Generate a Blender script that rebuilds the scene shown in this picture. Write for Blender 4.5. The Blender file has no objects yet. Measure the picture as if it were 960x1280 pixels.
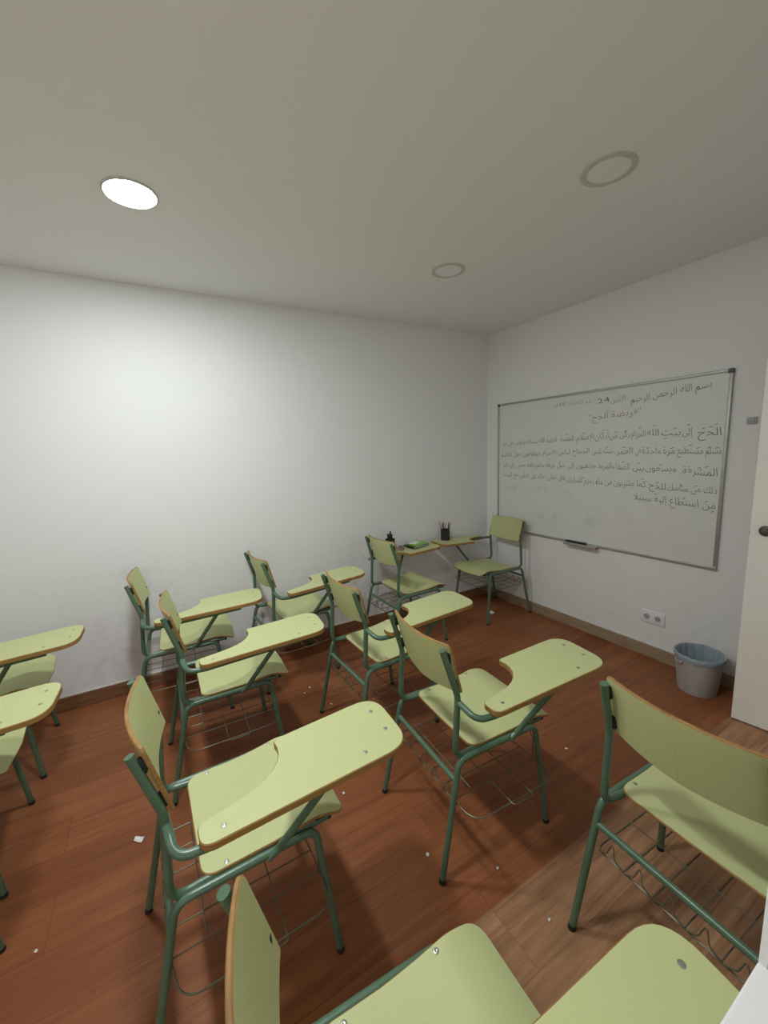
import bpy, bmesh, math, random
from mathutils import Vector, Matrix
SC = bpy.context.scene
COL = SC.collection
rnd = random.Random(7)

# ------------------------------------------------------------------ camera
F_PX, YAW, PITCH, ROLL = 505.208, 0.5235353, 0.1512368, -0.0367569
CAM = Vector((-2.95958, -3.01411, 1.52735))
fw = Vector((math.sin(YAW)*math.cos(PITCH), math.cos(YAW)*math.cos(PITCH), -math.sin(PITCH)))
rt = fw.cross(Vector((0, 0, 1))).normalized()
up = rt.cross(fw)
r2 = math.cos(ROLL)*rt + math.sin(ROLL)*up
u2 = -math.sin(ROLL)*rt + math.cos(ROLL)*up
cd = bpy.data.cameras.new('camera')
cd.sensor_fit = 'VERTICAL'; cd.sensor_height = 36.0; cd.lens = F_PX/1280*36.0
cd.clip_start = 0.02
cam = bpy.data.objects.new('camera', cd); COL.objects.link(cam)
M = Matrix((r2, u2, -fw)).transposed().to_4x4(); M.translation = CAM
cam.matrix_world = M
SC.camera = cam

# ------------------------------------------------------------------ world, exposure
w = bpy.data.worlds.new('world'); SC.world = w; w.use_nodes = True
w.node_tree.nodes['Background'].inputs[0].default_value = (1.0, 0.97, 0.93, 1)
w.node_tree.nodes['Background'].inputs[1].default_value = 0.74
SC.view_settings.view_transform = 'Standard'
SC.view_settings.look = 'None'
SC.view_settings.gamma = 1.0
SC.view_settings.use_curve_mapping = False
SC.view_settings.exposure = 0.0
LAMP = 206.0            # emission of a lit downlight panel
LAMP_COL = (0.95, 1.0, 1.0)

H = 2.576

# ------------------------------------------------------------------ materials
def new_mat(name):
    m = bpy.data.materials.new(name); m.use_nodes = True
    nt = m.node_tree
    return m, nt, nt.nodes['Principled BSDF']
def nd(nt, t, **kw):
    n = nt.nodes.new(t)
    for k, v in kw.items(): setattr(n, k, v)
    return n
def srgb(r, g, b):
    f = lambda c: (c/255/12.92) if c/255 <= 0.04045 else ((c/255+0.055)/1.055)**2.4
    return (f(r), f(g), f(b), 1)
def plain(name, col, rough=0.5, metal=0.0, var=0.06, scale=30, bump=0.0, spec=0.5, stretch=(1, 1, 1)):
    m, nt, p = new_mat(name)
    tc = nd(nt, 'ShaderNodeTexCoord'); mp = nd(nt, 'ShaderNodeMapping')
    mp.inputs['Scale'].default_value = stretch
    nz = nd(nt, 'ShaderNodeTexNoise'); nz.inputs['Scale'].default_value = scale; nz.inputs['Detail'].default_value = 4
    nt.links.new(tc.outputs['Object'], mp.inputs['Vector']); nt.links.new(mp.outputs[0], nz.inputs['Vector'])
    cr = nd(nt, 'ShaderNodeValToRGB')
    cr.color_ramp.elements[0].position = 0.3; cr.color_ramp.elements[1].position = 0.7
    cr.color_ramp.elements[0].color = tuple(c*(1-var) for c in col[:3])+(1,)
    cr.color_ramp.elements[1].color = tuple(min(1, c*(1+var)) for c in col[:3])+(1,)
    nt.links.new(nz.outputs['Fac'], cr.inputs['Fac']); nt.links.new(cr.outputs['Color'], p.inputs['Base Color'])
    p.inputs['Roughness'].default_value = rough; p.inputs['Metallic'].default_value = metal
    p.inputs['Specular IOR Level'].default_value = spec
    if bump:
        b = nd(nt, 'ShaderNodeBump'); b.inputs['Strength'].default_value = bump; b.inputs['Distance'].default_value = 0.002
        nt.links.new(nz.outputs['Fac'], b.inputs['Height']); nt.links.new(b.outputs[0], p.inputs['Normal'])
    return m

def wall_mat(name, base, stain_low=True, stain=0.13):
    m, nt, p = new_mat(name)
    L = nt.links.new
    g = nd(nt, 'ShaderNodeNewGeometry')
    big = nd(nt, 'ShaderNodeTexNoise'); big.inputs['Scale'].default_value = 1.8; big.inputs['Detail'].default_value = 5
    L(g.outputs['Position'], big.inputs['Vector'])
    fine = nd(nt, 'ShaderNodeTexNoise'); fine.inputs['Scale'].default_value = 14; fine.inputs['Detail'].default_value = 8; fine.inputs['Roughness'].default_value = 0.75
    L(g.outputs['Position'], fine.inputs['Vector'])
    r1 = nd(nt, 'ShaderNodeMapRange'); r1.inputs[1].default_value = 0.46; r1.inputs[2].default_value = 0.7
    L(fine.outputs['Fac'], r1.inputs[0])
    r2 = nd(nt, 'ShaderNodeMapRange'); r2.inputs[1].default_value = 0.42; r2.inputs[2].default_value = 0.68
    L(big.outputs['Fac'], r2.inputs[0])
    mul = nd(nt, 'ShaderNodeMath', operation='MULTIPLY'); L(r1.outputs[0], mul.inputs[0]); L(r2.outputs[0], mul.inputs[1])
    if stain_low:      # rubbed dirt at chair height
        s = nd(nt, 'ShaderNodeSeparateXYZ'); L(g.outputs['Position'], s.inputs[0])
        r3 = nd(nt, 'ShaderNodeMapRange'); r3.inputs[1].default_value = 0.35; r3.inputs[2].default_value = 1.0
        r3.inputs[3].default_value = 1.0; r3.inputs[4].default_value = 0.0
        L(s.outputs['Z'], r3.inputs[0])
        m2 = nd(nt, 'ShaderNodeMath', operation='MULTIPLY'); L(mul.outputs[0], m2.inputs[0]); L(r3.outputs[0], m2.inputs[1]); mul = m2
    m3 = nd(nt, 'ShaderNodeMath', operation='MULTIPLY'); L(mul.outputs[0], m3.inputs[0]); m3.inputs[1].default_value = stain*4 if stain_low else stain
    mix = nd(nt, 'ShaderNodeMix', data_type='RGBA')
    L(m3.outputs[0], mix.inputs[0]); mix.inputs[6].default_value = base
    mix.inputs[7].default_value = (base[0]*.5, base[1]*.49, base[2]*.49, 1)
    L(mix.outputs[2], p.inputs['Base Color'])
    p.inputs['Roughness'].default_value = 0.75; p.inputs['Specular IOR Level'].default_value = 0.25
    tx = nd(nt, 'ShaderNodeTexNoise'); tx.inputs['Scale'].default_value = 120; tx.inputs['Detail'].default_value = 3
    L(g.outputs['Position'], tx.inputs['Vector'])
    b = nd(nt, 'ShaderNodeBump'); b.inputs['Strength'].default_value = 0.12; b.inputs['Distance'].default_value = 0.002
    L(tx.outputs['Fac'], b.inputs['Height']); L(b.outputs[0], p.inputs['Normal'])
    return m

def plank_mat(name, c1, c2, cgrain, seam, width, length, rough, off=0.0, grain=0.5):
    m, nt, p = new_mat(name); L = nt.links.new
    g = nd(nt, 'ShaderNodeNewGeometry')
    mp = nd(nt, 'ShaderNodeMapping'); mp.inputs['Location'].default_value = (0.37, off, 0)
    L(g.outputs['Position'], mp.inputs['Vector'])
    br = nd(nt, 'ShaderNodeTexBrick'); br.offset = 0.37; br.offset_frequency = 2
    br.inputs['Scale'].default_value = 1.0; br.inputs['Brick Width'].default_value = length; br.inputs['Row Height'].default_value = width
    br.inputs['Mortar Size'].default_value = 0.0013; br.inputs['Mortar Smooth'].default_value = 0.3; br.inputs['Bias'].default_value = 0.0
    br.inputs['Color1'].default_value = (0, 0, 0, 1); br.inputs['Color2'].default_value = (1, 1, 1, 1); br.inputs['Mortar'].default_value = (0.5, 0.5, 0.5, 1)
    L(mp.outputs[0], br.inputs['Vector'])
    sep = nd(nt, 'ShaderNodeSeparateColor'); L(br.outputs['Color'], sep.inputs[0])
    base = nd(nt, 'ShaderNodeMix', data_type='RGBA'); base.inputs[6].default_value = c1; base.inputs[7].default_value = c2
    L(sep.outputs[0], base.inputs[0])
    # long wood grain, shifted from plank to plank
    st = nd(nt, 'ShaderNodeMapping'); st.inputs['Scale'].default_value = (1.4, 22, 1)
    add = nd(nt, 'ShaderNodeVectorMath', operation='ADD'); sc = nd(nt, 'ShaderNodeVectorMath', operation='SCALE'); sc.inputs['Scale'].default_value = 7.3
    L(br.outputs['Color'], sc.inputs[0]); L(g.outputs['Position'], add.inputs[0]); L(sc.outputs[0], add.inputs[1])
    L(add.outputs[0], st.inputs['Vector'])
    nz = nd(nt, 'ShaderNodeTexNoise'); nz.inputs['Scale'].default_value = 1.6; nz.inputs['Detail'].default_value = 7; nz.inputs['Roughness'].default_value = 0.62
    nz.inputs['Distortion'].default_value = 0.7
    L(st.outputs[0], nz.inputs['Vector'])
    rr = nd(nt, 'ShaderNodeMapRange'); rr.inputs[1].default_value = 0.35; rr.inputs[2].default_value = 0.7; rr.inputs[4].default_value = grain
    L(nz.outputs['Fac'], rr.inputs[0])
    gm = nd(nt, 'ShaderNodeMix', data_type='RGBA'); L(rr.outputs[0], gm.inputs[0]); L(base.outputs[2], gm.inputs[6]); gm.inputs[7].default_value = cgrain
    sm = nd(nt, 'ShaderNodeMix', data_type='RGBA'); L(br.outputs['Fac'], sm.inputs[0]); L(gm.outputs[2], sm.inputs[6]); sm.inputs[7].default_value = seam
    L(sm.outputs[2], p.inputs['Base Color'])
    dn = nd(nt, 'ShaderNodeTexNoise'); dn.inputs['Scale'].default_value = 5; dn.inputs['Detail'].default_value = 6
    L(g.outputs['Position'], dn.inputs['Vector'])
    ro = nd(nt, 'ShaderNodeMapRange'); ro.inputs[3].default_value = rough-0.08; ro.inputs[4].default_value = rough+0.12
    L(dn.outputs['Fac'], ro.inputs[0]); L(ro.outputs[0], p.inputs['Roughness'])
    p.inputs['Specular IOR Level'].default_value = 0.22
    b = nd(nt, 'ShaderNodeBump'); b.inputs['Strength'].default_value = 0.15; b.inputs['Distance'].default_value = 0.001
    L(nz.outputs['Fac'], b.inputs['Height']); L(b.outputs[0], p.inputs['Normal'])
    return m

def board_mat():
    m, nt, p = new_mat('whiteboard_enamel'); L = nt.links.new
    g = nd(nt, 'ShaderNodeNewGeometry')
    nz = nd(nt, 'ShaderNodeTexNoise'); nz.inputs['Scale'].default_value = 9; nz.inputs['Detail'].default_value = 5
    L(g.outputs['Position'], nz.inputs['Vector'])
    # wiped-out writing: soft grey smears low on the board
    tot = None
    for (y, z, ry, rz, a) in ((-.37, 1.13, .16, .055, .55), (-.66, 1.13, .16, .05, .55), (-.95, 1.12, .15, .05, .25), (-.75, .93, .2, .09, .35), (-1.15, .93, .12, .1, .3), (-1.4, .98, .1, .1, .2)):
        sub = nd(nt, 'ShaderNodeVectorMath', operation='SUBTRACT'); L(g.outputs['Position'], sub.inputs[0]); sub.inputs[1].default_value = (0, y, z)
        dv = nd(nt, 'ShaderNodeVectorMath', operation='MULTIPLY'); L(sub.outputs[0], dv.inputs[0]); dv.inputs[1].default_value = (0, 1/ry, 1/rz)
        ln = nd(nt, 'ShaderNodeVectorMath', operation='LENGTH'); L(dv.outputs[0], ln.inputs[0])
        mr = nd(nt, 'ShaderNodeMapRange', interpolation_type='SMOOTHSTEP'); mr.inputs[1].default_value = 0; mr.inputs[2].default_value = 1; mr.inputs[3].default_value = a; mr.inputs[4].default_value = 0
        L(ln.outputs['Value'], mr.inputs[0])
        if tot is None: tot = mr.outputs[0]
        else:
            ad = nd(nt, 'ShaderNodeMath', operation='ADD'); L(tot, ad.inputs[0]); L(mr.outputs[0], ad.inputs[1]); tot = ad.outputs[0]
    n2 = nd(nt, 'ShaderNodeTexNoise'); n2.inputs['Scale'].default_value = 13; n2.inputs['Detail'].default_value = 4
    L(g.outputs['Position'], n2.inputs['Vector'])
    r = nd(nt, 'ShaderNodeMapRange'); r.inputs[1].default_value = .4; r.inputs[2].default_value = .7; L(n2.outputs['Fac'], r.inputs[0])
    mu = nd(nt, 'ShaderNodeMath', operation='MULTIPLY'); L(tot, mu.inputs[0]); L(r.outputs[0], mu.inputs[1])
    base = nd(nt, 'ShaderNodeMix', data_type='RGBA'); base.inputs[6].default_value = (.74, .75, .71, 1); base.inputs[7].default_value = (.80, .81, .77, 1)
    L(nz.outputs['Fac'], base.inputs[0])
    mx = nd(nt, 'ShaderNodeMix', data_type='RGBA'); L(mu.outputs[0], mx.inputs[0]); L(base.outputs[2], mx.inputs[6]); mx.inputs[7].default_value = (.33, .34, .34, 1)
    L(mx.outputs[2], p.inputs['Base Color'])
    p.inputs['Roughness'].default_value = 0.3; p.inputs['Specular IOR Level'].default_value = 0.4
    return m

M_wallL = wall_mat('wall_paint_left', (.83, .84, .845, 1), stain=.2)
M_wallR = wall_mat('wall_paint_right', (.86, .86, .85, 1), stain=0.05)
M_wall = wall_mat('wall_paint', (.78, .77, .75, 1), False, 0.05)
M_ceil = wall_mat('ceiling_paint', (.88, .88, .88, 1), False, 0.04)
M_floor = plank_mat('red_brown_laminate', (.25, .085, .033, 1), (.35, .132, .054, 1), (.145, .045, .018, 1), (.18, .06, .026, 1), .19, 1.28, .4, off=0.02, grain=.6)
M_floor2 = plank_mat('oak_laminate', (.40, .215, .115, 1), (.50, .275, .15, 1), (.22, .105, .053, 1), (.25, .13, .07, 1), .19, 1.28, .42, off=0.10, grain=.9)
M_skirt = plain('baseboard_wood', (.36, .26, .165, 1), .5, var=.2, scale=6, stretch=(1, 1, 12))
M_skirtL = plain('red_brown_baseboard', (.225, .105, .05, 1), .5, var=.25, scale=6, stretch=(1, 1, 12))
M_skirtcap = plain('baseboard_caulk', (.62, .60, .55, 1), .6)
def laminate(name, col):
    m, nt, p = new_mat(name); L = nt.links.new
    tc = nd(nt, 'ShaderNodeTexCoord'); oi = nd(nt, 'ShaderNodeObjectInfo')
    ad = nd(nt, 'ShaderNodeVectorMath', operation='ADD'); L(tc.outputs['Object'], ad.inputs[0])
    cm = nd(nt, 'ShaderNodeCombineXYZ'); mm = nd(nt, 'ShaderNodeMath', operation='MULTIPLY'); mm.inputs[1].default_value = 50
    L(oi.outputs['Random'], mm.inputs[0]); L(mm.outputs[0], cm.inputs[0]); L(mm.outputs[0], cm.inputs[1]); L(cm.outputs[0], ad.inputs[1])
    n1 = nd(nt, 'ShaderNodeTexNoise'); n1.inputs['Scale'].default_value = 220; n1.inputs['Detail'].default_value = 2; L(ad.outputs[0], n1.inputs['Vector'])
    n2 = nd(nt, 'ShaderNodeTexNoise'); n2.inputs['Scale'].default_value = 24; n2.inputs['Detail'].default_value = 6; n2.inputs['Roughness'].default_value = .7; L(ad.outputs[0], n2.inputs['Vector'])
    r = nd(nt, 'ShaderNodeMapRange'); r.inputs[1].default_value = .64; r.inputs[2].default_value = .78; r.inputs[4].default_value = .45; L(n2.outputs['Fac'], r.inputs[0])
    b = nd(nt, 'ShaderNodeMix', data_type='RGBA'); L(n1.outputs['Fac'], b.inputs[0])
    b.inputs[6].default_value = tuple(c*.95 for c in col[:3])+(1,); b.inputs[7].default_value = tuple(c*1.05 for c in col[:3])+(1,)
    d = nd(nt, 'ShaderNodeMix', data_type='RGBA'); L(r.outputs[0], d.inputs[0]); L(b.outputs[2], d.inputs[6]); d.inputs[7].default_value = (.30, .32, .2, 1)
    L(d.outputs[2], p.inputs['Base Color'])
    p.inputs['Roughness'].default_value = .42; p.inputs['Specular IOR Level'].default_value = .35
    return m
M_lam = laminate('green_laminate', (.545, .58, .285, 1))
M_edge = plain('plywood_edge', (.34, .185, .055, 1), .5, var=.3, scale=60, stretch=(.3, .3, 8))
M_tube = plain('green_paint', (.09, .165, .105, 1), .28, var=.12, scale=18)
M_rubber = plain('black_rubber', (.015, .015, .014, 1), .7)
M_wire = plain('greenish_wire', (.14, .145, .10, 1), .4, metal=.35, var=.2)
M_screw = plain('zinc_screw', (.46, .46, .42, 1), .35, metal=.85)
M_hole = plain('dark_recess', (.02, .02, .02, 1), .8)
M_alu = plain('aluminium_frame', (.46, .46, .44, 1), .4, metal=.5, var=.05)
M_cap = plain('grey_plastic', (.10, .10, .09, 1), .5)
M_board = board_mat()
M_ink = plain('marker_ink', (.075, .075, .072, 1), .6, var=.3, scale=40)
M_inkb = plain('brown_marker_ink', (.20, .14, .11, 1), .6, var=.3, scale=40)
M_white = plain('white_plastic', (.86, .86, .86, 1), .35, var=.02)
M_socket = plain('socket_grey', (.42, .42, .41, 1), .4)
M_door = plain('door_lacquer', (.88, .86, .80, 1), .4, var=.02, scale=3)
M_handle = plain('bronze_handle', (.16, .14, .12, 1), .3, metal=.9)
M_black = plain('black_plastic', (.02, .02, .022, 1), .4)
M_mesh = plain('black_pen_cup', (.022, .016, .022, 1), .5)
M_pinkpen = plain('dark_red_pen', (.10, .02, .04, 1), .4)
M_pinkcap = plain('pink_pen_end', (.5, .16, .22, 1), .4)
M_greenbook = plain('bright_green_cover', (.20, .48, .06, 1), .4)
M_paper = plain('white_paper', (.80, .80, .78, 1), .7, var=.03)
M_bin = plain('grey_bin_plastic', (.44, .42, .41, 1), .45, var=.05)
M_liner = plain('blue_grey_bag_film', (.33, .40, .46, 1), .35, var=.12, scale=25)
M_dark = plain('black_matte', (.012, .012, .012, 1), .9)
M_ring = plain('downlight_rim', (.60, .59, .56, 1), .5)
M_diff_off = plain('downlight_diffuser', (.88, .88, .88, 1), .5, var=.01)
M_lit, nt, p = new_mat('lit_diffuser')
p.inputs['Base Color'].default_value = (.8, .8, .8, 1)
p.inputs['Emission Color'].default_value = LAMP_COL + (1,)
p.inputs['Emission Strength'].default_value = LAMP

# ------------------------------------------------------------------ mesh helpers
def obj(name, bm, mats, parent=None, smooth=True, kind=None, angle=35):
    me = bpy.data.meshes.new(name); bm.to_mesh(me); bm.free()
    for m in (mats if isinstance(mats, (list, tuple)) else [mats]): me.materials.append(m)
    if smooth:
        for f in me.polygons: f.use_smooth = True
        me.set_sharp_from_angle(angle=math.radians(angle))
    o = bpy.data.objects.new(name, me); COL.objects.link(o)
    if parent: o.parent = parent
    if kind: o['kind'] = kind
    return o
def empty(name, label, cat, loc=(0, 0, 0), rz=0, group=None):
    o = bpy.data.objects.new(name, None); COL.objects.link(o); o.empty_display_size = .1
    o.location = loc; o.rotation_euler = (0, 0, rz); tag(o, label, cat, group); return o
def tag(o, label, cat, group=None):
    o['label'] = label; o['category'] = cat
    if group: o['group'] = group
    return o
def add_box(bm, lo, hi, bev=0.0, mi=0, seg=2):
    b = bmesh.new(); bmesh.ops.create_cube(b, size=1)
    for v in b.verts: v.co = Vector([(lo[i]+hi[i])/2 + v.co[i]*(hi[i]-lo[i]) for i in range(3)])
    if bev: bmesh.ops.bevel(b, geom=b.edges[:], offset=bev, segments=seg, affect='EDGES', profile=.5)
    merge(bm, b, mi)
def merge(bm, b, mi=0, mat=None):
    mp = {}
    for v in b.verts: mp[v] = bm.verts.new(mat @ v.co if mat else v.co)
    for f in b.faces:
        try: nf = bm.faces.new([mp[v] for v in f.verts]); nf.material_index = mi
        except ValueError: pass
    b.free()
def fillet(pts, r, n=6):
    pts = [Vector(p) for p in pts]
    if not isinstance(r, (list, tuple)): r = [r]*len(pts)
    out = [pts[0]]
    for i in range(1, len(pts)-1):
        a, b, c = pts[i-1], pts[i], pts[i+1]
        d1 = (a-b); d2 = (c-b); ang = d1.angle(d2)
        if ang > math.pi-.03 or r[i] <= 0: out.append(b); continue
        t = min(r[i]/math.tan(ang/2), d1.length*.49, d2.length*.49)
        p0 = b+d1.normalized()*t; p2 = b+d2.normalized()*t
        for k in range(n+1):
            s = k/n; out.append((1-s)**2*p0+2*s*(1-s)*b+s*s*p2)
    out.append(pts[-1]); return out
def add_tube(bm, pts, rad, r=0.0, seg=10, mi=0, nf=6, closed=False):
    P = fillet(pts, r, nf) if r else [Vector(p) for p in pts]
    if closed: P = P
    n = len(P); prev = None; rings = []
    for i in range(n):
        if closed: t = (P[(i+1) % n]-P[i-1]).normalized()
        else: t = (P[min(i+1, n-1)]-P[max(i-1, 0)]).normalized()
        if prev is None:
            a = Vector((0, 0, 1)) if abs(t.z) < .9 else Vector((1, 0, 0))
            nrm = (a-t*a.dot(t)).normalized()
        else:
            nrm = (prev-t*prev.dot(t)).normalized()
        prev = nrm; bi = t.cross(nrm)
        rings.append([bm.verts.new(P[i]+rad*(math.cos(2*math.pi*k/seg)*nrm+math.sin(2*math.pi*k/seg)*bi)) for k in range(seg)])
    for i in range(n if closed else n-1):
        A, B = rings[i], rings[(i+1) % n]
        for k in range(seg):
            f = bm.faces.new([A[k], A[(k+1) % seg], B[(k+1) % seg], B[k]]); f.material_index = mi
    if not closed:
        f = bm.faces.new(rings[0][::-1]); f.material_index = mi
        f = bm.faces.new(rings[-1]); f.material_index = mi
def add_lathe(bm, prof, c=(0, 0, 0), seg=32, mi=0, mat=None):
    rings = []
    for (r, z) in prof:
        row = []
        for k in range(seg):
            a = 2*math.pi*k/seg; v = Vector((r*math.cos(a), r*math.sin(a), z))
            if mat: v = mat @ v
            row.append(bm.verts.new(v+Vector(c)))
        rings.append(row)
    for i in range(len(rings)-1):
        for k in range(seg):
            f = bm.faces.new([rings[i][k], rings[i][(k+1) % seg], rings[i+1][(k+1) % seg], rings[i+1][k]]); f.material_index = mi
    for ring, rev in ((rings[0], True), (rings[-1], False)):
        f = bm.faces.new(ring[::-1] if rev else ring); f.material_index = mi
def outline(pts):
    """closed outline, pts = (x, y, radius)"""
    n = len(pts); out = []
    for i in range(n):
        a, b, c = [Vector(pts[(i+k) % n][:2]) for k in (-1, 0, 1)]
        r = pts[i][2]; d1 = a-b; d2 = c-b; ang = d1.angle(d2)
        if r <= 0 or ang > math.pi-.02: out.append(b); continue
        t = min(r/math.tan(ang/2), d1.length*.49, d2.length*.49)
        p0 = b+d1.normalized()*t; p2 = b+d2.normalized()*t
        for k in range(9):
            s = k/8; out.append((1-s)**2*p0+2*s*(1-s)*b+s*s*p2)
    return out
def slab(pts2d, fn, th, cuts=(), cutsy=()):
    """sheet of thickness th: outline in (u, v), bent by fn(u, v) -> point; faces material 0, rim material 1"""
    b = bmesh.new()
    b.faces.new([b.verts.new((p.x, p.y, 0)) for p in pts2d])
    for ax, cs in ((0, cuts), (1, cutsy)):
        for c in cs:
            co = Vector((0, 0, 0)); no = Vector((0, 0, 0)); co[ax] = c; no[ax] = 1
            bmesh.ops.bisect_plane(b, geom=b.verts[:]+b.edges[:]+b.faces[:], plane_co=co, plane_no=no)
    b.normal_update()
    out = bmesh.new(); top = {}; bot = {}; mt = {}; mb = {}
    e = 1e-3; ch = min(.0025, th*.25)
    def nrm(u, v):
        du = fn(u+e, v)-fn(u-e, v); dv = fn(u, v+e)-fn(u, v-e); return du.cross(dv).normalized()
    # outward direction in (u,v) for rim vertices
    rim = {}
    for ed in b.edges:
        if len(ed.link_faces) == 1:
            f = ed.link_faces[0]
            l = [l for l in f.loops if l.edge == ed][0]
            d = (l.link_loop_next.vert.co-l.vert.co); o_ = Vector((d.y, -d.x, 0))
            if f.normal.z < 0: o_ = -o_
            if o_.length > 0: o_.normalize()
            for v in ed.verts: rim[v] = rim.get(v, Vector())+o_
    for v in b.verts:
        u, vv = v.co.x, v.co.y; pt = fn(u, vv); N = nrm(u, vv)
        if v in rim:
            o_ = rim[v].normalized(); u2_, v2_ = u-o_.x*ch, vv-o_.y*ch
            pin = fn(u2_, v2_)
            top[v] = out.verts.new(pin); bot[v] = out.verts.new(pin-N*th)
            mt[v] = out.verts.new(pt-N*ch); mb[v] = out.verts.new(pt-N*(th-ch))
        else:
            top[v] = out.verts.new(pt); bot[v] = out.verts.new(pt-N*th)
    for f in b.faces:
        vs = list(f.verts)
        if f.normal.z < 0: vs = vs[::-1]
        out.faces.new([top[v] for v in vs]).material_index = 0
        out.faces.new([bot[v] for v in vs[::-1]]).material_index = 0
    for ed in b.edges:
        if len(ed.link_faces) == 1:
            f = ed.link_faces[0]
            l = [l for l in f.loops if l.edge == ed][0]
            a, c = l.vert, l.link_loop_next.vert
            if f.normal.z < 0: a, c = c, a
            for A, B in ((top, mt), (mt, mb), (mb, bot)):
                out.faces.new([A[a], B[a], B[c], A[c]]).material_index = 1
    b.free(); bmesh.ops.recalc_face_normals(out, faces=out.faces[:])
    return out
def struct(name, bm, m, parent=None, smooth=False):
    return obj(name, bm, m, parent, smooth, kind=None if parent else 'structure')

# ------------------------------------------------------------------ room shell
XB, YB = -4.9, -4.6          # far ends of the room and of the passage the photo is taken from
YD = -2.187                  # line where the two floorings meet
bm = bmesh.new()
add_box(bm, (XB-.1, YD, -.08), (.1, .1, 0), mi=0)
add_box(bm, (XB-.1, YB-.1, -.08), (.1, YD, 0), mi=1)
struct('floor', bm, [M_floor, M_floor2])
bm = bmesh.new(); add_box(bm, (XB-.1, YB-.1, H), (.1, .1, H+.1)); struct('ceiling', bm, M_ceil)
bm = bmesh.new(); add_box(bm, (XB-.1, 0, 0), (0, .1, H)); struct('wall_left', bm, M_wallL)
bm = bmesh.new(); add_box(bm, (0, YB, 0), (.1, .1, H)); struct('wall_right', bm, M_wallR)
bm = bmesh.new(); add_box(bm, (XB-.1, -3.0, 0), (XB, 0, H)); struct('wall_back', bm, M_wall)  # unseen end wall, put back to cut ambient light from this side
bm = bmesh.new()
add_box(bm, (-2.44, -3.12, 0), (-1.02, -3.0, H)); add_box(bm, (-1.02, -3.12, 2.06), (0, -3.0, H)); add_box(bm, (-.16, -3.12, 0), (0, -3.0, 2.06))
struct('wall_front', bm, M_wall)
# baseboards: flat plank with a rounded top and a pale bead of caulk
def baseboard(name, lo, hi, cap_lo, cap_hi):
    bm = bmesh.new(); add_box(bm, lo, hi, .003); o = struct(name, bm, M_skirtL if name.endswith('left') else M_skirt)
    bm = bmesh.new(); add_box(bm, cap_lo, cap_hi, .0012); struct('caulk_bead', bm, M_skirtcap, o)
baseboard('baseboard_left', (XB, -.014, 0), (-.014, 0, .089), (XB, -.010, .0885), (-.014, 0, .0935))
baseboard('baseboard_right', (-.014, -3.0, 0), (0, 0, .089), (-.010, -3.0, .0885), (0, -.014, .0935))
# white half-height ledge and lining at the opening beside the photographer
bm = bmesh.new(); add_box(bm, (-2.80, -3.02, 0), (-2.476, -2.905, 1.0), .002); struct('trim_1', bm, M_white)
bm = bmesh.new(); add_box(bm, (-2.476, -2.9125, 0), (-2.44, -2.905, H), .001); t2 = struct('trim_2', bm, M_white)
bm = bmesh.new(); add_box(bm, (-2.4745, -3.0, 0), (-2.44, -2.9125, H)); struct('black_strip', bm, M_dark, t2)  # near-black block next to the white lining

# door leaf, open, almost parallel to the whiteboard wall
bm = bmesh.new(); add_box(bm, (0, -.82, .008), (.04, 0, 2.04), .002)
door = struct('door_1', bm, M_door); door.location = (-.335, -2.199, 0); door.rotation_euler = (0, 0, math.radians(8))
bm = bmesh.new()
rm = Matrix.Rotation(math.radians(-90), 4, 'Y')
add_lathe(bm, [(.005, .0), (.026, 0), (.027, .004), (.024, .009), (.012, .011), (.010, .03), (.0, .031)], (-.0, -.06, 1.06), 24, 0, rm)
add_tube(bm, [(-.03, -.06, 1.06), (-.044, -.066, 1.06), (-.046, -.10, 1.062), (-.044, -.175, 1.056)], .0085, .012, 10)
struct('door_handle', bm, M_handle, door, True)
bm = bmesh.new(); add_box(bm, (.012, -.002, .94), (.030, .0015, 1.14), .0005); struct('latch_plate', bm, M_screw, door)
bm = bmesh.new()
add_box(bm, (.013, -.001, 1.03), (.029, .004, 1.05), .001)
struct('latch_bolt', bm, M_handle, door)

# ------------------------------------------------------------------ downlights
def downlight(x, y, lit, label):
    t = empty('ceiling_downlight', label, 'ceiling light', (x, y, H), 0, 'round recessed ceiling lights')
    bm = bmesh.new()
    prof = [(.078, -.001), (.079, -.005), (.094, -.007), (.1, -.004), (.1005, 0)]
    add_lathe2 = []
    seg = 48; rows = []
    for (r, z) in prof: rows.append([bm.verts.new((r*math.cos(2*math.pi*k/seg), r*math.sin(2*math.pi*k/seg), z)) for k in range(seg)])
    for i in range(len(rows)-1):
        for k in range(seg): bm.faces.new([rows[i][k], rows[i+1][k], rows[i+1][(k+1) % seg], rows[i][(k+1) % seg]])
    bmesh.ops.recalc_face_normals(bm, faces=bm.faces[:])
    obj('rim', bm, M_ring, t)
    rd = .094 if lit else .0785; zd = -.0075 if lit else -.0045  # lit diffuser is widened over the rim to imitate the lamp's bloom
    bm = bmesh.new(); add_lathe(bm, [(.0, zd), (rd-.003, zd), (rd, zd+.002), (rd-.016, -.001), (.0, -.001)], (0, 0, 0), 48)
    bmesh.ops.recalc_face_normals(bm, faces=bm.faces[:])
    obj('diffuser', bm, M_lit if lit else M_diff_off, t, smooth=False)
downlight(-2.90, -.985, True, 'lit round ceiling light, glowing white over the left wall')
downlight(-2.90, -1.97, True, 'lit round ceiling light nearer the camera, just past the top edge of the photo')
downlight(-1.283, -1.957, False, 'larger of the two unlit round ceiling lights, nearer the camera')
downlight(-1.280, -.978, False, 'smaller of the two unlit round ceiling lights, near the far corner')

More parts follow.
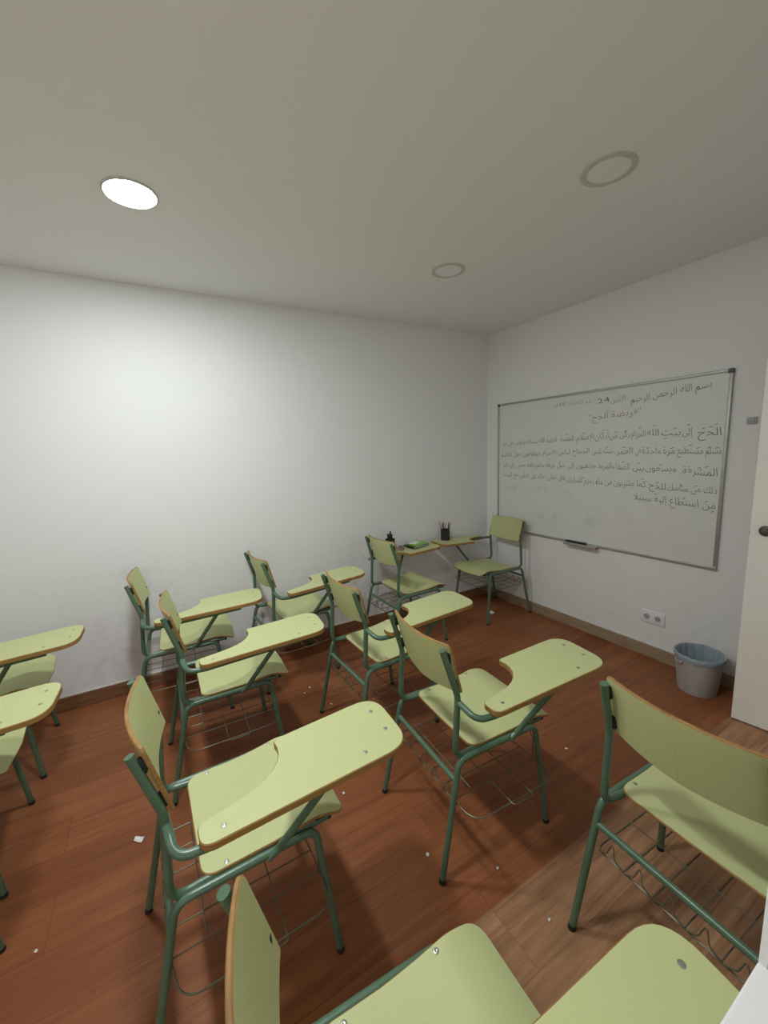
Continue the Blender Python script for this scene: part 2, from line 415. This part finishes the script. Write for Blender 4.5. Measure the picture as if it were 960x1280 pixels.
# ------------------------------------------------------------------ tablet-arm chair
R_T = .0112
def side_pts(s):
    y0, y1, z0, z1 = s*.206, s*.206, .436, .436
    return dict(rf=Vector((-.305, s*.223, 0)), ff=Vector((.204, s*.232, 0)), rb=Vector((-.212, y0, z0)), fb=Vector((.158, y1, z1)))
def build_chair(root, mir=1, tablet=True):
    """local axes: x forward, y to the sitter's left; mir = -1 puts the writing tablet on the left"""
    out = {}
    def put(name, bm, mat, parent=None, **k): return obj(name, bm, mat, parent or root, **k)
    def my(p): return Vector((p[0], p[1]*mir, p[2]))
    for s in (-1, 1):
        q = side_pts(s)
        foot = Vector((0, 0, .010))
        for a, bnd, oth in (('rf', 'rb', 'fb'), ('ff', 'fb', 'rb')):
            A = q[a]; B = q[bnd]; C = B+(q[oth]-B).normalized()*.075
            lo = A+(B-A)*(.012/.432)
            bm = bmesh.new(); add_tube(bm, [lo, B, C], R_T, .055, 12, nf=8)
            leg = put('leg', bm, M_tube)
            bm = bmesh.new(); add_tube(bm, [A+(B-A)*.0005, A+(B-A)*(.015/.432)], R_T+.0010, 0, 12); put('foot_cap', bm, M_rubber, leg)
        u = (q['fb']-q['rb']).normalized()
        bm = bmesh.new(); add_tube(bm, [q['rb']+u*.07, q['fb']-u*.07], R_T, 0, 12); put('seat_rail', bm, M_tube)
        # back post: up from the seat, bent under it and running forward along the rail
        ti = s*.1865
        bm = bmesh.new()
        add_tube(bm, [(-.262, s*.184, .852), (-.207, s*.1945, .672), (-.222, s*.1945, .440), (-.13, ti, .438), (.205, ti, .440)], R_T, [0, .12, .045, .05, 0], 12, nf=8)
        post = put('back_post', bm, M_tube)
        bm = bmesh.new(); add_tube(bm, [(.203, ti, .440), (.213, ti, .440)], R_T+.0008, 0, 12)
        add_box(bm, (.165, ti-.012, .450), (.195, ti+.012, .458), .001)
        put('end_plug', bm, M_rubber, post)
        d = (Vector((-.207, 0, .672))-Vector((-.262, 0, .852))).normalized()
        for tt in (.035, .145):
            c = Vector((-.262, s*.183, .852))+d*tt
            bm = bmesh.new(); add_box(bm, (c.x+.004, c.y-.008, c.z-.02), (c.x+.022, c.y+.008, c.z+.02), .003)
            put('back_spacer', bm, M_rubber, post)
        # screw heads on backrest: added below
    bm = bmesh.new(); add_tube(bm, [(-.2275, -.2085, .36), (-.2275, .2085, .36)], R_T-.001, 0, 12); put('rear_crossbar', bm, M_tube)
    # seat: flat with a rounded front fold
    def sf(u, v):
        z = .4535
        if u > -.02: z += .018*((u+.02)/.19)**2 if u < .15 else .018*(170/190)**2
        if u > .15:
            t = min((u-.15)/.11, 1.3); z += .0052*t - .037*t*t
        z -= .004*(1-(v/.2)**2)
        return Vector((u, v, z))
    po = outline([(-.147, -.196, .045), (.0, -.196, 0), (.258, -.205, .04), (.268, 0, 0), (.258, .205, .04), (0, .196, 0), (-.147, .196, .045)])
    bm = slab(po, sf, .010, cuts=[-.10, -.05, 0, .04, .08, .11, .14, .155, .17, .185, .2, .215, .23, .245], cutsy=[-.15, -.08, 0, .08, .15])
    seat = put('seat', bm, [M_lam, M_edge])
    for x, y in ((-.084, -.180), (-.084, .180), (.13, -.186), (.13, .186)):
        bm = bmesh.new(); z = sf(x, y).z
        add_lathe(bm, [(.0065, -.001), (.0065, .0008), (.0045, .0018), (.002, .0018), (.0, .0006)], (x, y, z), 12); put('screw', bm, M_screw, seat)
    # backrest: bowed plywood board
    def bf(u, v):   # u sideways, v up the board
        bow = .034*(1-(u/.196)**2)
        p = Vector((-.196, 0, .677)).lerp(Vector((-.245, 0, .868)), v/.197)
        n = Vector((.968, 0, .249))
        return Vector((p.x, -u, p.z)) - n*bow + n*.004
    po = outline([(-.196, .002, .012), (-.19, .0, 0), (0, -.012, .0), (.19, .0, 0), (.196, .002, .012), (.196, .195, .022), (0, .2, 0), (-.196, .195, .022)])
    bm = slab(po, bf, .0105, cuts=[i*.0196 for i in range(-9, 10)])
    back = put('backrest', bm, [M_lam, M_edge])
    bmx = Matrix.Rotation(math.radians(75), 4, 'Y')
    for s in (-1, 1):
        for v in (.045, .155):
            bm = bmesh.new(); c = bf(-s*.183, v)
            add_lathe(bm, [(.006, -.001), (.006, .0012), (.003, .002), (.0, .001)], c, 12, 0, bmx); put('screw', bm, M_screw, back)
    # writing tablet
    if tablet:
        def tf(u, v): return Vector((u, v, .6595+.038*(u+.14)+.002)) if mir == 1 else Vector((u, v, .6595+.038*(u+.14)+.002))
        tp = [(-.146, -.322, .045), (.425, -.330, .085), (.446, -.07, .08), (.085, -.073, .022), (.0885, -.115, 0), (.084, -.142, 0), (.072, -.168, 0), (.052, -.192, 0), (.025, -.212, 0), (-.01, -.227, 0), (-.055, -.237, 0), (-.1, -.243, 0), (-.146, -.250, .045)]
        if mir == -1: tp = [(x, -y, r) for x, y, r in tp][::-1]
        bm = slab(outline(tp), tf, .021, cuts=[.1, .2, .3])
        tab = put('writing_tablet', bm, [M_lam, M_edge])
        for x, y in ((-.09, -.288), (.394, -.14), (.391, -.236), (.294, -.286)):
            bm = bmesh.new(); add_lathe(bm, [(.0065, -.001), (.0065, .0006), (.004, .0014), (.002, .0014), (.0, .0003)], tf(x, y*mir)+Vector((0, 0, .0002)), 12); put('screw', bm, M_screw, tab)
        bm = bmesh.new()
        add_tube(bm, [my(p) for p in [(-.2075, -.1945, .652), (-.196, -.285, .632), (-.12, -.288, .6275), (.30, -.284, .6435)]], R_T, [0, .07, .05, 0], 12, nf=8)
        put('armrest_tube', bm, M_tube)
        bm = bmesh.new()
        add_tube(bm, [my(p) for p in [(.020, -.210, .428), (.048, -.214, .446), (.166, -.286, .632)]], R_T*.95, [0, .02, 0], 12)
        add_box(bm, (.15, min(-.30*mir, -.25*mir), .640), (.20, max(-.30*mir, -.25*mir), .646), .001)
        put('tablet_brace', bm, M_tube)
    # wire book basket below the seat
    bm = bmesh.new(); W = .0024
    z = .282
    ring = [(-.236, .198, z), (-.236, -.19, z), (-.222, -.306, z-.004), (.165, -.306, z-.004), (.165, .198, z)]
    add_tube(bm, [my(p) for p in [(-.03, .198, z)]+ring+[(-.03, .198, z)]], W, [0, .03, 0, .07, .06, .03, 0], 6, nf=6)
    for y in (.115, .035, -.045, -.125, -.2):
        add_tube(bm, [my(p) for p in [(-.236, y, z), (.165, y, z)]], W*.85, 0, 6)
    add_tube(bm, [my(p) for p in [(-.062, .198, z+.003), (-.062, -.322, z-.001), (.03, -.322, z-.001), (.03, .198, z+.003)]], W*.85, [0, .012, .012, 0], 6)
    add_tube(bm, [my(p) for p in [(-.15, .198, z+.003), (-.15, -.19, z+.003)]], W*.85, 0, 6)
    # loops that hang the rear wire on the crossbar
    for k in range(5):
        y0 = .19-.08*k
        add_tube(bm, [my(p) for p in [(-.2365, y0, z), (-.243, y0-.028, z+.02), (-.232, y0-.04, .348), (-.243, y0-.052, z+.02), (-.2365, y0-.08, z)]], W*.8, .02, 6, nf=3)
    for yy in (.18, -.19):
        add_tube(bm, [my(p) for p in [(.165, yy, z), (.168, yy, .36), (.14, yy*.98, .43)]], W, .03, 6)
    put('wire_basket', bm, M_wire)
    return root

def copy_chair(root, loc, rz, label, group):
    r = root.copy(); COL.objects.link(r); r.location = loc; r.rotation_euler = (0, 0, rz); r['label'] = label; r['group'] = group
    for ch in list(root.children):
        c = ch.copy(); COL.objects.link(c); c.parent = r
        for g in list(ch.children):
            d = g.copy(); COL.objects.link(d); d.parent = c
    return r

GRP = 'green tablet-arm classroom chairs'
POSE = {  # x, y, turn in degrees, label
 'G': (-1.895, -1.829, -3.1, 'green tablet-arm chair in the middle of the room, seat and tablet both fully in view'),
 'H': (-2.808, -1.796, 1.0, 'large green tablet-arm chair at left front, its tablet covering most of its seat'),
 'E': (-2.707, -.929, -.7, 'green tablet-arm chair directly behind the large left front one, second from the left wall'),
 'F': (-1.907, -1.115, 2.1, 'green tablet-arm chair directly behind the one in the middle of the room'),
 'A': (-2.854, -.317, -3.4, 'green tablet-arm chair by the left wall, its backrest casting a tall shadow there'),
 'B': (-2.153, -.285, 4.5, 'green tablet-arm chair by the left wall, next before the one with the green notebook'),
 'D': (-.343, -.360, -182.8, 'green tablet-arm chair in the far corner facing the others, pen cup on its tablet'),
 'K': (-1.654, -2.598, -2.6, 'green chair cut by the right edge, seen from behind on the oak floor'),
 'L': (-2.678, -2.612, -3.7, 'nearest green tablet-arm chair, cut by the bottom edge of the photo'),
 'I': (-3.770, -.392, 1.9, 'green tablet-arm chair at the left edge against the left wall, mostly out of view'),
 'J': (-3.772, -1.019, 1.2, 'green tablet-arm chair at the left edge in front of the one against the wall'),
 'M': (-3.746, -1.761, -90.0, 'green chair past the left edge of the photo, only a black-capped foot showing'),
}
def P(c): x, y, a, l = POSE[c]; return (x, y, 0), math.radians(a), l
loc, a, l = P('G')
chair0 = empty('tablet_arm_chair', l, 'chair', loc, a, GRP)
build_chair(chair0)
for k in 'HEFABDKLIJM':
    loc, a, l = P(k); copy_chair(chair0, loc, a, l, GRP)
chairC = empty('tablet_arm_chair', 'green left-handed tablet-arm chair by the left wall holding a green notebook and marker cup', 'chair', (-1.239, -.370, 0), math.radians(1.7), GRP)
build_chair(chairC, -1)

def on_tablet(c, x, y, dz=0):
    if c == 'C': px, py, a = -1.239, -.370, math.radians(1.7)
    else: px, py, a = POSE[c][0], POSE[c][1], math.radians(POSE[c][2])
    z = .6595+.038*(x+.14)+.002
    return Vector((px+math.cos(a)*x-math.sin(a)*y, py+math.sin(a)*x+math.cos(a)*y, z+dz)), a

# ------------------------------------------------------------------ whiteboard
wb = empty('whiteboard', 'framed whiteboard on the right wall covered with lines of handwritten Arabic', 'whiteboard', (0, -1.057, .724))
Y0, Y1, Z0, Z1 = -.157+1.057, -1.958+1.057, 0.0, 1.194
bm = bmesh.new(); add_box(bm, (-.012, Y1+.008, Z0+.008), (-.003, Y0-.008, Z1-.008)); obj('writing_surface', bm, M_board, wb, smooth=False)
FW = .018
for nm, lo, hi in (('frame_bar', (-.020, Y1+.012, Z0), (-.001, Y0-.012, Z0+FW)), ('frame_bar', (-.020, Y1+.012, Z1-FW), (-.001, Y0-.012, Z1)),
                   ('frame_bar', (-.020, Y0-FW, Z0+.012), (-.001, Y0, Z1-.012)), ('frame_bar', (-.020, Y1, Z0+.012), (-.001, Y1+FW, Z1-.012))):
    bm = bmesh.new(); add_box(bm, lo, hi, .004); obj(nm, bm, M_alu, wb)
for y in (Y0-.012, Y1+.012):
    for z in (Z0+.012, Z1-.012):
        bm = bmesh.new(); add_box(bm, (-.022, y-.0135, z-.0135), (-.001, y+.0135, z+.0135), .004); obj('corner_cap', bm, M_cap if z > .5 else M_alu, wb)
bm = bmesh.new()
add_box(bm, (-.062, -1.205+1.057, .002), (-.018, -.935+1.057, .006), .001)
add_box(bm, (-.064, -1.205+1.057, -.012), (-.060, -.935+1.057, .009), .001)
add_box(bm, (-.022, -1.205+1.057, -.012), (-.018, -.935+1.057, .010), .001)
obj('pen_tray', bm, M_alu, wb)

# handwriting, right to left, in joined letter forms
SH = {}
def _f(ch, iso, fin, ini=None, med=None): SH[ch] = (iso, fin, ini, med)
for row in ("ا FE8D FE8E", "أ FE83 FE84", "إ FE87 FE88", "آ FE81 FE82", "ب FE8F FE90 FE91 FE92", "ت FE95 FE96 FE97 FE98", "ث FE99 FE9A FE9B FE9C", "ج FE9D FE9E FE9F FEA0",
            "ح FEA1 FEA2 FEA3 FEA4", "خ FEA5 FEA6 FEA7 FEA8", "د FEA9 FEAA", "ذ FEAB FEAC", "ر FEAD FEAE", "ز FEAF FEB0", "س FEB1 FEB2 FEB3 FEB4", "ش FEB5 FEB6 FEB7 FEB8",
            "ص FEB9 FEBA FEBB FEBC", "ض FEBD FEBE FEBF FEC0", "ط FEC1 FEC2 FEC3 FEC4", "ظ FEC5 FEC6 FEC7 FEC8", "ع FEC9 FECA FECB FECC", "غ FECD FECE FECF FED0", "ف FED1 FED2 FED3 FED4",
            "ق FED5 FED6 FED7 FED8", "ك FED9 FEDA FEDB FEDC", "ل FEDD FEDE FEDF FEE0", "م FEE1 FEE2 FEE3 FEE4", "ن FEE5 FEE6 FEE7 FEE8", "ه FEE9 FEEA FEEB FEEC", "و FEED FEEE",
            "ى FEEF FEF0", "ي FEF1 FEF2 FEF3 FEF4", "ة FE93 FE94", "ء FE80 FE80"):
    r = row.split(); _f(r[0], *[chr(int(x, 16)) for x in r[1:]])
LAM = {'ا': ('\uFEFB', '\uFEFC'), 'أ': ('\uFEF7', '\uFEF8'), 'إ': ('\uFEF9', '\uFEFA'), 'آ': ('\uFEF5', '\uFEF6')}
def shape_word(wd):
    out = []; i = 0; join = False
    while i < len(wd):
        ch = wd[i]
        if ch == 'ل' and i+1 < len(wd) and wd[i+1] in LAM:
            out.append(LAM[wd[i+1]][1 if join else 0]); join = False; i += 2; continue
        if ch not in SH: out.append(ch); join = False; i += 1; continue
        iso, fin, ini, med = SH[ch]
        nxt = i+1 < len(wd) and wd[i+1] in SH and wd[i+1] != 'ء'
        if ini and nxt: out.append(med if join else ini); join = True
        else: out.append(fin if join else iso); join = False
        i += 1
    return ''.join(out[::-1])
def visual(txt):
    ws = txt.split(' ')
    return ' '.join(wd if wd.isdigit() else shape_word(wd) for wd in ws[::-1])
def text_mesh(body, size, off=0.0):
    c = bpy.data.curves.new('ink', 'FONT'); c.body = body; c.size = size; c.offset = off; c.resolution_u = 2; c.shear = -.12
    o = bpy.data.objects.new('ink', c); COL.objects.link(o)
    bpy.context.view_layer.update()
    dg = bpy.context.evaluated_depsgraph_get()
    me = bpy.data.meshes.new_from_object(o.evaluated_get(dg))
    bpy.data.objects.remove(o); bpy.data.curves.remove(c)
    return me
def write(parts, mat, name='handwriting_line'):
    bm = bmesh.new()
    for txt, (ya, za), (yb, zb), size, marks in parts:     # a = right end, b = left end (board seen from the room)
        me = text_mesh(visual(txt), size, -.0009)
        xs = [v.co.x for v in me.vertices]; x0, x1 = min(xs), max(xs); Lw = yb-ya
        b = bmesh.new(); b.from_mesh(me); bpy.data.meshes.remove(me)
        for v in b.verts:
            t = (v.co.x-x0)/(x1-x0)                       # 0 = left end
            wob = .0022*math.sin(9*t*abs(Lw)/.2+ya*7)
            v.co = Vector((-.0127, yb-t*Lw+1.057, zb+(za-zb)*t-.724+v.co.y+wob))
        merge(bm, b)
        for (t, h) in marks:                               # short vowel strokes over and under letters
            y = ya+(yb-ya)*t+1.057; z = za+(zb-za)*t-.724+h
            vs = [bm.verts.new((-.0127, y+dy, z+dz)) for dy, dz in ((.009, -.004), (.009, -.0005), (-.009, .0065), (-.009, .003))]
            bm.faces.new(vs)
    bmesh.ops.recalc_face_normals(bm, faces=bm.faces[:])
    for f in bm.faces:
        if f.normal.x > 0: f.normal_flip()
    return obj(name, bm, mat, wb, smooth=False)
S = .064
U, D_ = .052, -.018
write([("بسم الله الرحمن الرحيم", (-1.857, 1.830), (-1.392, 1.789), S, []), ("الإثنين", (-1.352, 1.815), (-1.25, 1.811), S*.85, [])], M_ink)
write([("24", (-1.238, 1.815), (-1.147, 1.814), S*.8, []), ("24", (-1.2385, 1.8156), (-1.1475, 1.8146), S*.8, [])], M_ink)
write([("- ذو القعدة 1447", (-1.121, 1.828), (-.80, 1.825), S*.72, []), ("ه", (-.795, 1.825), (-.767, 1.825), S*.7, [])], M_inkb)
write([("\"فريضة الحج\"", (-1.46, 1.710), (-1.082, 1.694), S, [(.62, U)])], M_inkb)
write([("الحج", (-1.925, 1.545), (-1.804, 1.540), S*1.1, [(.45, U), (.75, U-.005), (.25, U+.012)]), ("إلى", (-1.782, 1.553), (-1.721, 1.553), S, [(.5, U+.01)]), ("بيت", (-1.711, 1.556), (-1.6, 1.554), S, [(.3, U-.01), (.8, D_)]),
       ("الله", (-1.585, 1.56), (-1.51, 1.559), S, [(.5, U+.012)]), ("الحرام", (-1.5, 1.556), (-1.405, 1.557), S, [(.4, U+.008)]), ("ركن من", (-1.394, 1.558), (-1.251, 1.555), S, [(.2, U-.012), (.7, U-.014)]),
       ("أركان", (-1.244, 1.558), (-1.14, 1.551), S, [(.4, U+.006)]), ("الإسلام", (-1.134, 1.553), (-.988, 1.548), S, [(.6, U)]), ("الخمسة", (-.96, 1.548), (-.844, 1.546), S, [(.5, U)]),
       ("فرضه الله سبحانه وتعالى على كل", (-.806, 1.547), (-.221, 1.533), S*.92, [])], M_ink)
write([("مسلم", (-1.934, 1.432), (-1.853, 1.434), S, [(.3, U-.015), (.8, U-.015)]), ("مستطيع", (-1.84, 1.436), (-1.701, 1.438), S, [(.2, U-.018), (.5, U)]), ("مرة", (-1.687, 1.438), (-1.617, 1.436), S, [(.3, U-.016)]),
       ("واحدة", (-1.602, 1.439), (-1.486, 1.44), S, [(.7, U-.015)]), ("في", (-1.475, 1.441), (-1.438, 1.441), S, []), ("العمر.", (-1.422, 1.441), (-1.298, 1.438), S, [(.5, U-.006)]), ("حيث يلبس", (-1.286, 1.447), (-1.119, 1.445), S*.95, [(.3, U-.01)]),
       ("الحجاج لباس الإحرام ويطوفون حول الكعبة", (-1.099, 1.449), (-.202, 1.425), S*.95, [])], M_ink)
write([("المشرفة.", (-1.923, 1.300), (-1.728, 1.310), S*1.05, [(.3, U), (.5, U-.01)]), ("ويسعون", (-1.7, 1.32), (-1.513, 1.326), S, [(.5, U-.012)]), ("بين", (-1.503, 1.326), (-1.428, 1.329), S, [(.5, U-.008)]),
       ("الصفا والمروة.", (-1.406, 1.329), (-1.169, 1.336), S, [(.2, U)]), ("ويذهبون إلى جبل عرفة والمزدلفة ومنى. إلى غير", (-1.156, 1.336), (-.223, 1.333), S*.95, [(.45, U+.01)])], M_ink)
write([("ذلك من مناسك", (-1.927, 1.196), (-1.656, 1.199), S, [(.4, U-.014), (.7, U-.016)]), ("للحج", (-1.646, 1.202), (-1.541, 1.206), S, [(.5, U-.01)]), ("كما يشربون", (-1.52, 1.214), (-1.297, 1.215), S, [(.1, U)]),
       ("من ماء زمزم المبارك.", (-1.285, 1.214), (-.907, 1.22), S, [(.6, U-.012)]), ("قال تعالى: ولله على الناس حج البيت", (-.892, 1.232), (-.234, 1.242), S*.95, [])], M_ink)
write([("من استطاع إليه سبيلا", (-1.926, 1.100), (-1.445, 1.121), S*1.02, [(.1, U-.012), (.35, U-.006), (.7, U), (.03, D_)])], M_ink)

# marker on the tray
bm = bmesh.new()
add_tube(bm, [(0, .075, 0), (0, -.045, 0)], .0085, 0, 14); add_tube(bm, [(0, -.046, 0), (0, -.095, 0)], .0092, 0, 14); add_tube(bm, [(0, .076, 0), (0, .079, 0)], .006, 0, 14)
mk = obj('board_marker', bm, M_black); mk.location = (-.034, -1.015, .724+.006+.0092)
tag(mk, 'thick black marker lying on the tray under the whiteboard', 'marker')

# ------------------------------------------------------------------ socket, wall plate
t = empty('power_socket', 'white double power socket low on the right wall, under the whiteboard', 'power socket', (0, -1.6165, .296))
bm = bmesh.new(); add_box(bm, (-.010, -.0785, -.045), (0, .0785, .045), .004); obj('cover_plate', bm, M_white, t)
rmx = Matrix.Rotation(math.radians(-90), 4, 'Y')
for s in (-1, 1):
    bm = bmesh.new()
    prof = [(.027, .0), (.027, .0035), (.0215, .0045), (.0195, .0035), (.0185, .0008), (.0, .0006)]
    add_lathe(bm, prof, (-.0098, s*.036, 0), 32, 0, rmx); so = obj('socket_insert', bm, M_white, t)
    bm = bmesh.new(); add_lathe(bm, [(.0185, .0), (.0185, .0014), (.0, .0014)], (-.0098, s*.036, 0), 28, 0, rmx); obj('socket_well', bm, M_socket, so)
    bm = bmesh.new()
    for dy in (-.0095, .0095): add_lathe(bm, [(.0032, .001), (.0032, .0022), (.0, .0022)], (-.0098, s*.036+dy, 0), 12, 0, rmx)
    add_box(bm, (-.0125, s*.036-.003, .0155), (-.011, s*.036+.003, .019)); add_box(bm, (-.0125, s*.036-.003, -.019), (-.011, s*.036+.003, -.0155))
    obj('contact_hole', bm, M_hole, so)
t = empty('wall_switch', 'small grey switch plate on the right wall beside the open door', 'switch', (0, -2.062, 1.618))
bm = bmesh.new(); add_box(bm, (-.009, -.018, -.020), (0, .028, .020), .003); obj('plate', bm, M_socket, t)
bm = bmesh.new(); add_box(bm, (-.012, -.010, -.012), (-.008, .018, .012), .002); obj('rocker', bm, M_socket, t)

# ------------------------------------------------------------------ waste bin with liner
t = empty('waste_bin', 'round grey plastic waste bin on the floor between the socket and the open door', 'bin', (-.174, -1.971, 0))
def shell(prof, seg=48, mi=0, wob=None):
    bm = bmesh.new(); rows = []
    for j, (r, z) in enumerate(prof):
        row = []
        for k in range(seg):
            a = 2*math.pi*k/seg; rr, zz = (r, z) if wob is None else wob(j, a, r, z)
            row.append(bm.verts.new((rr*math.cos(a), rr*math.sin(a), zz)))
        rows.append(row)
    for i in range(len(rows)-1):
        for k in range(seg): bm.faces.new([rows[i][k], rows[i][(k+1) % seg], rows[i+1][(k+1) % seg], rows[i+1][k]])
    return bm, rows
bm, rows = shell([(.0985, .0), (.1, .004), (.121, .225), (.125, .227), (.125, .236), (.120, .237), (.118, .225), (.097, .006)])
bm.faces.new(rows[0][::-1]); bm.faces.new(rows[-1]); obj('bin_body', bm, M_bin, t)
for a in (math.radians(180-28), math.radians(-28)):
    bm = bmesh.new(); c = Vector((.124*math.cos(a), .124*math.sin(a), .205)); d = Vector((-math.sin(a), math.cos(a), 0))
    add_tube(bm, [c-d*.02, c-d*.02+Vector((math.cos(a), math.sin(a), 0))*.010-Vector((0, 0, .012)), c+d*.02+Vector((math.cos(a), math.sin(a), 0))*.010-Vector((0, 0, .012)), c+d*.02], .004, .008, 8)
    obj('handle_lug', bm, M_bin, t)
def wob(j, a, r, z):
    amp = (.0012 if j < 4 else .004)
    return r+amp*math.sin(17*a+j)+.6*amp*math.sin(31*a+2*j), z+(.0022*math.sin(9*a)+.0015*math.sin(16*a+1) if j == 0 else .0015*math.sin(7*a) if j < 5 else 0)
bm, rows = shell([(.1265, .212), (.1285, .222), (.1290, .236), (.1265, .2415), (.1195, .2405), (.113, .215), (.104, .12), (.090, .02)], 96, wob=wob)
bm.faces.new(rows[-1]); bl = obj('bin_liner', bm, M_liner); bl.location = (-.174, -1.971, 0)
tag(bl, 'thin blue-grey plastic bag lining the grey waste bin, folded over its rim', 'bin bag')

# ------------------------------------------------------------------ things on the tablets
def pen(parent_loc, base, tilt, az, ln, rad, mbody, mcap, label, group, name='pen', cat='pen'):
    d = Vector((math.sin(tilt)*math.cos(az), math.sin(tilt)*math.sin(az), math.cos(tilt)))
    t = empty(name, label, cat, parent_loc+base, 0, group)
    bm = bmesh.new(); add_tube(bm, [Vector((0, 0, 0)), d*ln*.72], rad, 0, 8); obj('barrel', bm, mbody, t)
    bm = bmesh.new(); add_tube(bm, [d*ln*.72, d*ln*.97, d*ln], rad*1.12, 0, 8); obj('cap', bm, mcap, t)
def cup(loc, r, h, label):
    t = empty('pen_cup', label, 'pen cup', loc)
    bm, rows = shell([(r, 0), (r, h), (r-.0015, h+.001), (r-.003, h), (r-.003, .003)], 32)
    bm.faces.new(rows[0][::-1]); bm.faces.new(rows[-1]); obj('cup_body', bm, M_mesh, t)
    bm = bmesh.new(); bmr = [(r*math.cos(2*math.pi*k/32), r*math.sin(2*math.pi*k/32), h) for k in range(32)]
    add_tube(bm, bmr, .0018, 0, 6, closed=True); obj('cup_rim', bm, M_black, t)
cl, a = on_tablet('D', .285, -.262)
cup(cl, .042, .098, 'black pen cup full of dark pens on the tablet of the far corner chair')
DP = [(.30, 0.1, .165, M_pinkpen, M_pinkcap), (.22, 1.3, .16, M_black, M_black), (.33, 2.4, .17, M_pinkpen, M_pinkcap), (.18, 3.3, .155, M_black, M_pinkpen), (.34, 4.1, .168, M_pinkpen, M_pinkcap), (.24, 5.0, .158, M_black, M_black), (.34, 5.9, .162, M_black, M_pinkcap), (.05, .5, .15, M_pinkpen, M_black)]
for i, (tl, az, ln, mb, mc) in enumerate(DP):
    r0 = .005 if tl > .1 else 0
    tl = .12+tl*.5 if tl > .1 else tl
    pen(cl, Vector((r0*1.6*math.cos(az), r0*1.6*math.sin(az), .006)), tl, az, ln, .0036, mb, mc, 'slim dark pen standing in the black cup on the far corner chair', 'pens in the corner chair cup')
cl, a = on_tablet('C', .015, .262)
cup(cl, .041, .108, 'black cup of markers on the tablet behind the backrest of the left-handed chair')
for i, (tl, az, ln) in enumerate(((.15, .3, .165), (.13, 2.2, .148), (.16, 3.6, .155), (.12, 5.2, .142))):
    pen(cl, Vector((.012*math.cos(i*1.6+2.5), .012*math.sin(i*1.6+2.5), .008)), tl, az, ln, .0075, M_black, M_black, 'thick black marker standing in the cup on the left-handed chair', 'markers in the left-handed chair cup', 'marker', 'marker')
# notebooks on the left-handed tablet
def book(c, x, y, dz, w_, l_, h_, rz, mc, label, name='notebook'):
    p, a = on_tablet(c, x, y, dz)
    t = empty(name, label, 'notebook', p, a+rz)
    bm = bmesh.new(); add_box(bm, (-w_/2+.003, -l_/2+.003, .002), (w_/2-.002, l_/2-.003, h_-.002), .0005); obj('pages', bm, M_paper, t)
    bm = bmesh.new()
    add_box(bm, (-w_/2, -l_/2, 0), (w_/2, l_/2, .002), .0006); add_box(bm, (-w_/2, -l_/2, h_-.002), (w_/2, l_/2, h_), .0006); add_box(bm, (-w_/2, -l_/2, 0), (-w_/2+.003, l_/2, h_), .0006)
    obj('cover', bm, mc, t); return t
book('C', .275, .235, .006, .19, .13, .012, .10, M_black, 'black notebook lying under the bright green one on the left-handed chair')
book('C', .285, .235, .0182, .17, .12, .010, .22, M_greenbook, 'bright green notebook on top of the black one on the left-handed chair')
p, a = on_tablet('C', .272, .262, .0286)
bm = bmesh.new(); add_box(bm, (-.055, -.035, 0), (.055, .035, .0012), .0004)
ps = obj('paper_note', bm, M_paper); ps.location = p; ps.rotation_euler = (0, 0, a+.5)
tag(ps, 'white paper slip lying on top of the bright green notebook', 'paper')
p, a = on_tablet('C', .12, .255, .0005)
t = empty('board_eraser', 'brownish board eraser lying beside the marker cup on the left-handed chair', 'eraser', p, a+.9)
bm = bmesh.new(); add_box(bm, (-.05, -.02, 0), (.05, .02, .012), .002); obj('felt_pad', bm, plain('grey_felt', (.30, .25, .24, 1), .9), t)
bm = bmesh.new(); add_box(bm, (-.052, -.022, .012), (.052, .022, .022), .004); obj('grip', bm, plain('mauve_brown_plastic', (.22, .15, .14, 1), .5), t)

# ------------------------------------------------------------------ paper bits on the floor
def scrap(x, y, s, label, flat=False):
    bm = bmesh.new()
    bmesh.ops.create_icosphere(bm, subdivisions=2, radius=s)
    for v in bm.verts:
        k = 1+rnd.uniform(-.35, .35)
        v.co = Vector((v.co.x*k, v.co.y*k*(.62 if flat else .8), v.co.z*(.22 if flat else .6)*k))
    lo = min(v.co.z for v in bm.verts)
    for v in bm.verts: v.co.z -= lo
    o = obj('paper_scrap', bm, M_paper, None, smooth=False); o.location = (x, y, .0002); o.rotation_euler = (0, 0, rnd.uniform(0, 3))
    tag(o, label, 'paper scrap', 'paper scraps on the floor')
scrap(-3.149, -1.256, .021, 'white paper scrap alone on the red floor left of the large left front chair', True)
scrap(-.362, -.432, .024, 'white crumpled paper wad beside the front leg of the far corner chair')
scrap(-2.196, -1.927, .008, 'tiny white crumb on the red floor by the near rear foot of the middle chair', True)
scrap(-2.010, -2.104, .005, 'tiny pale crumb near the edge of the oak floor, nearest it on the red side')
scrap(-1.279, -1.861, .007, 'tiny white crumb on the red floor right of the middle chair, below its tablet corner', True)
scrap(-2.191, -.619, .006, 'tiny white crumb on the red floor between the two chairs by the left wall')
scrap(-2.239, -.66, .005, 'tiny pale crumb beside the one between two chairs by the left wall')
scrap(-2.139, -.857, .007, 'tiny white crumb beside the rear left foot of the chair behind the middle one', True)
scrap(-3.426, -1.52, .006, 'tiny white crumb near the left edge on the red floor')
scrap(-1.99, -2.31, .005, 'tiny white crumb on the oak floor beside the rear foot of the chair at right')
scrap(-2.35, -1.50, .006, 'tiny white crumb on the red floor past the large left front tablet')
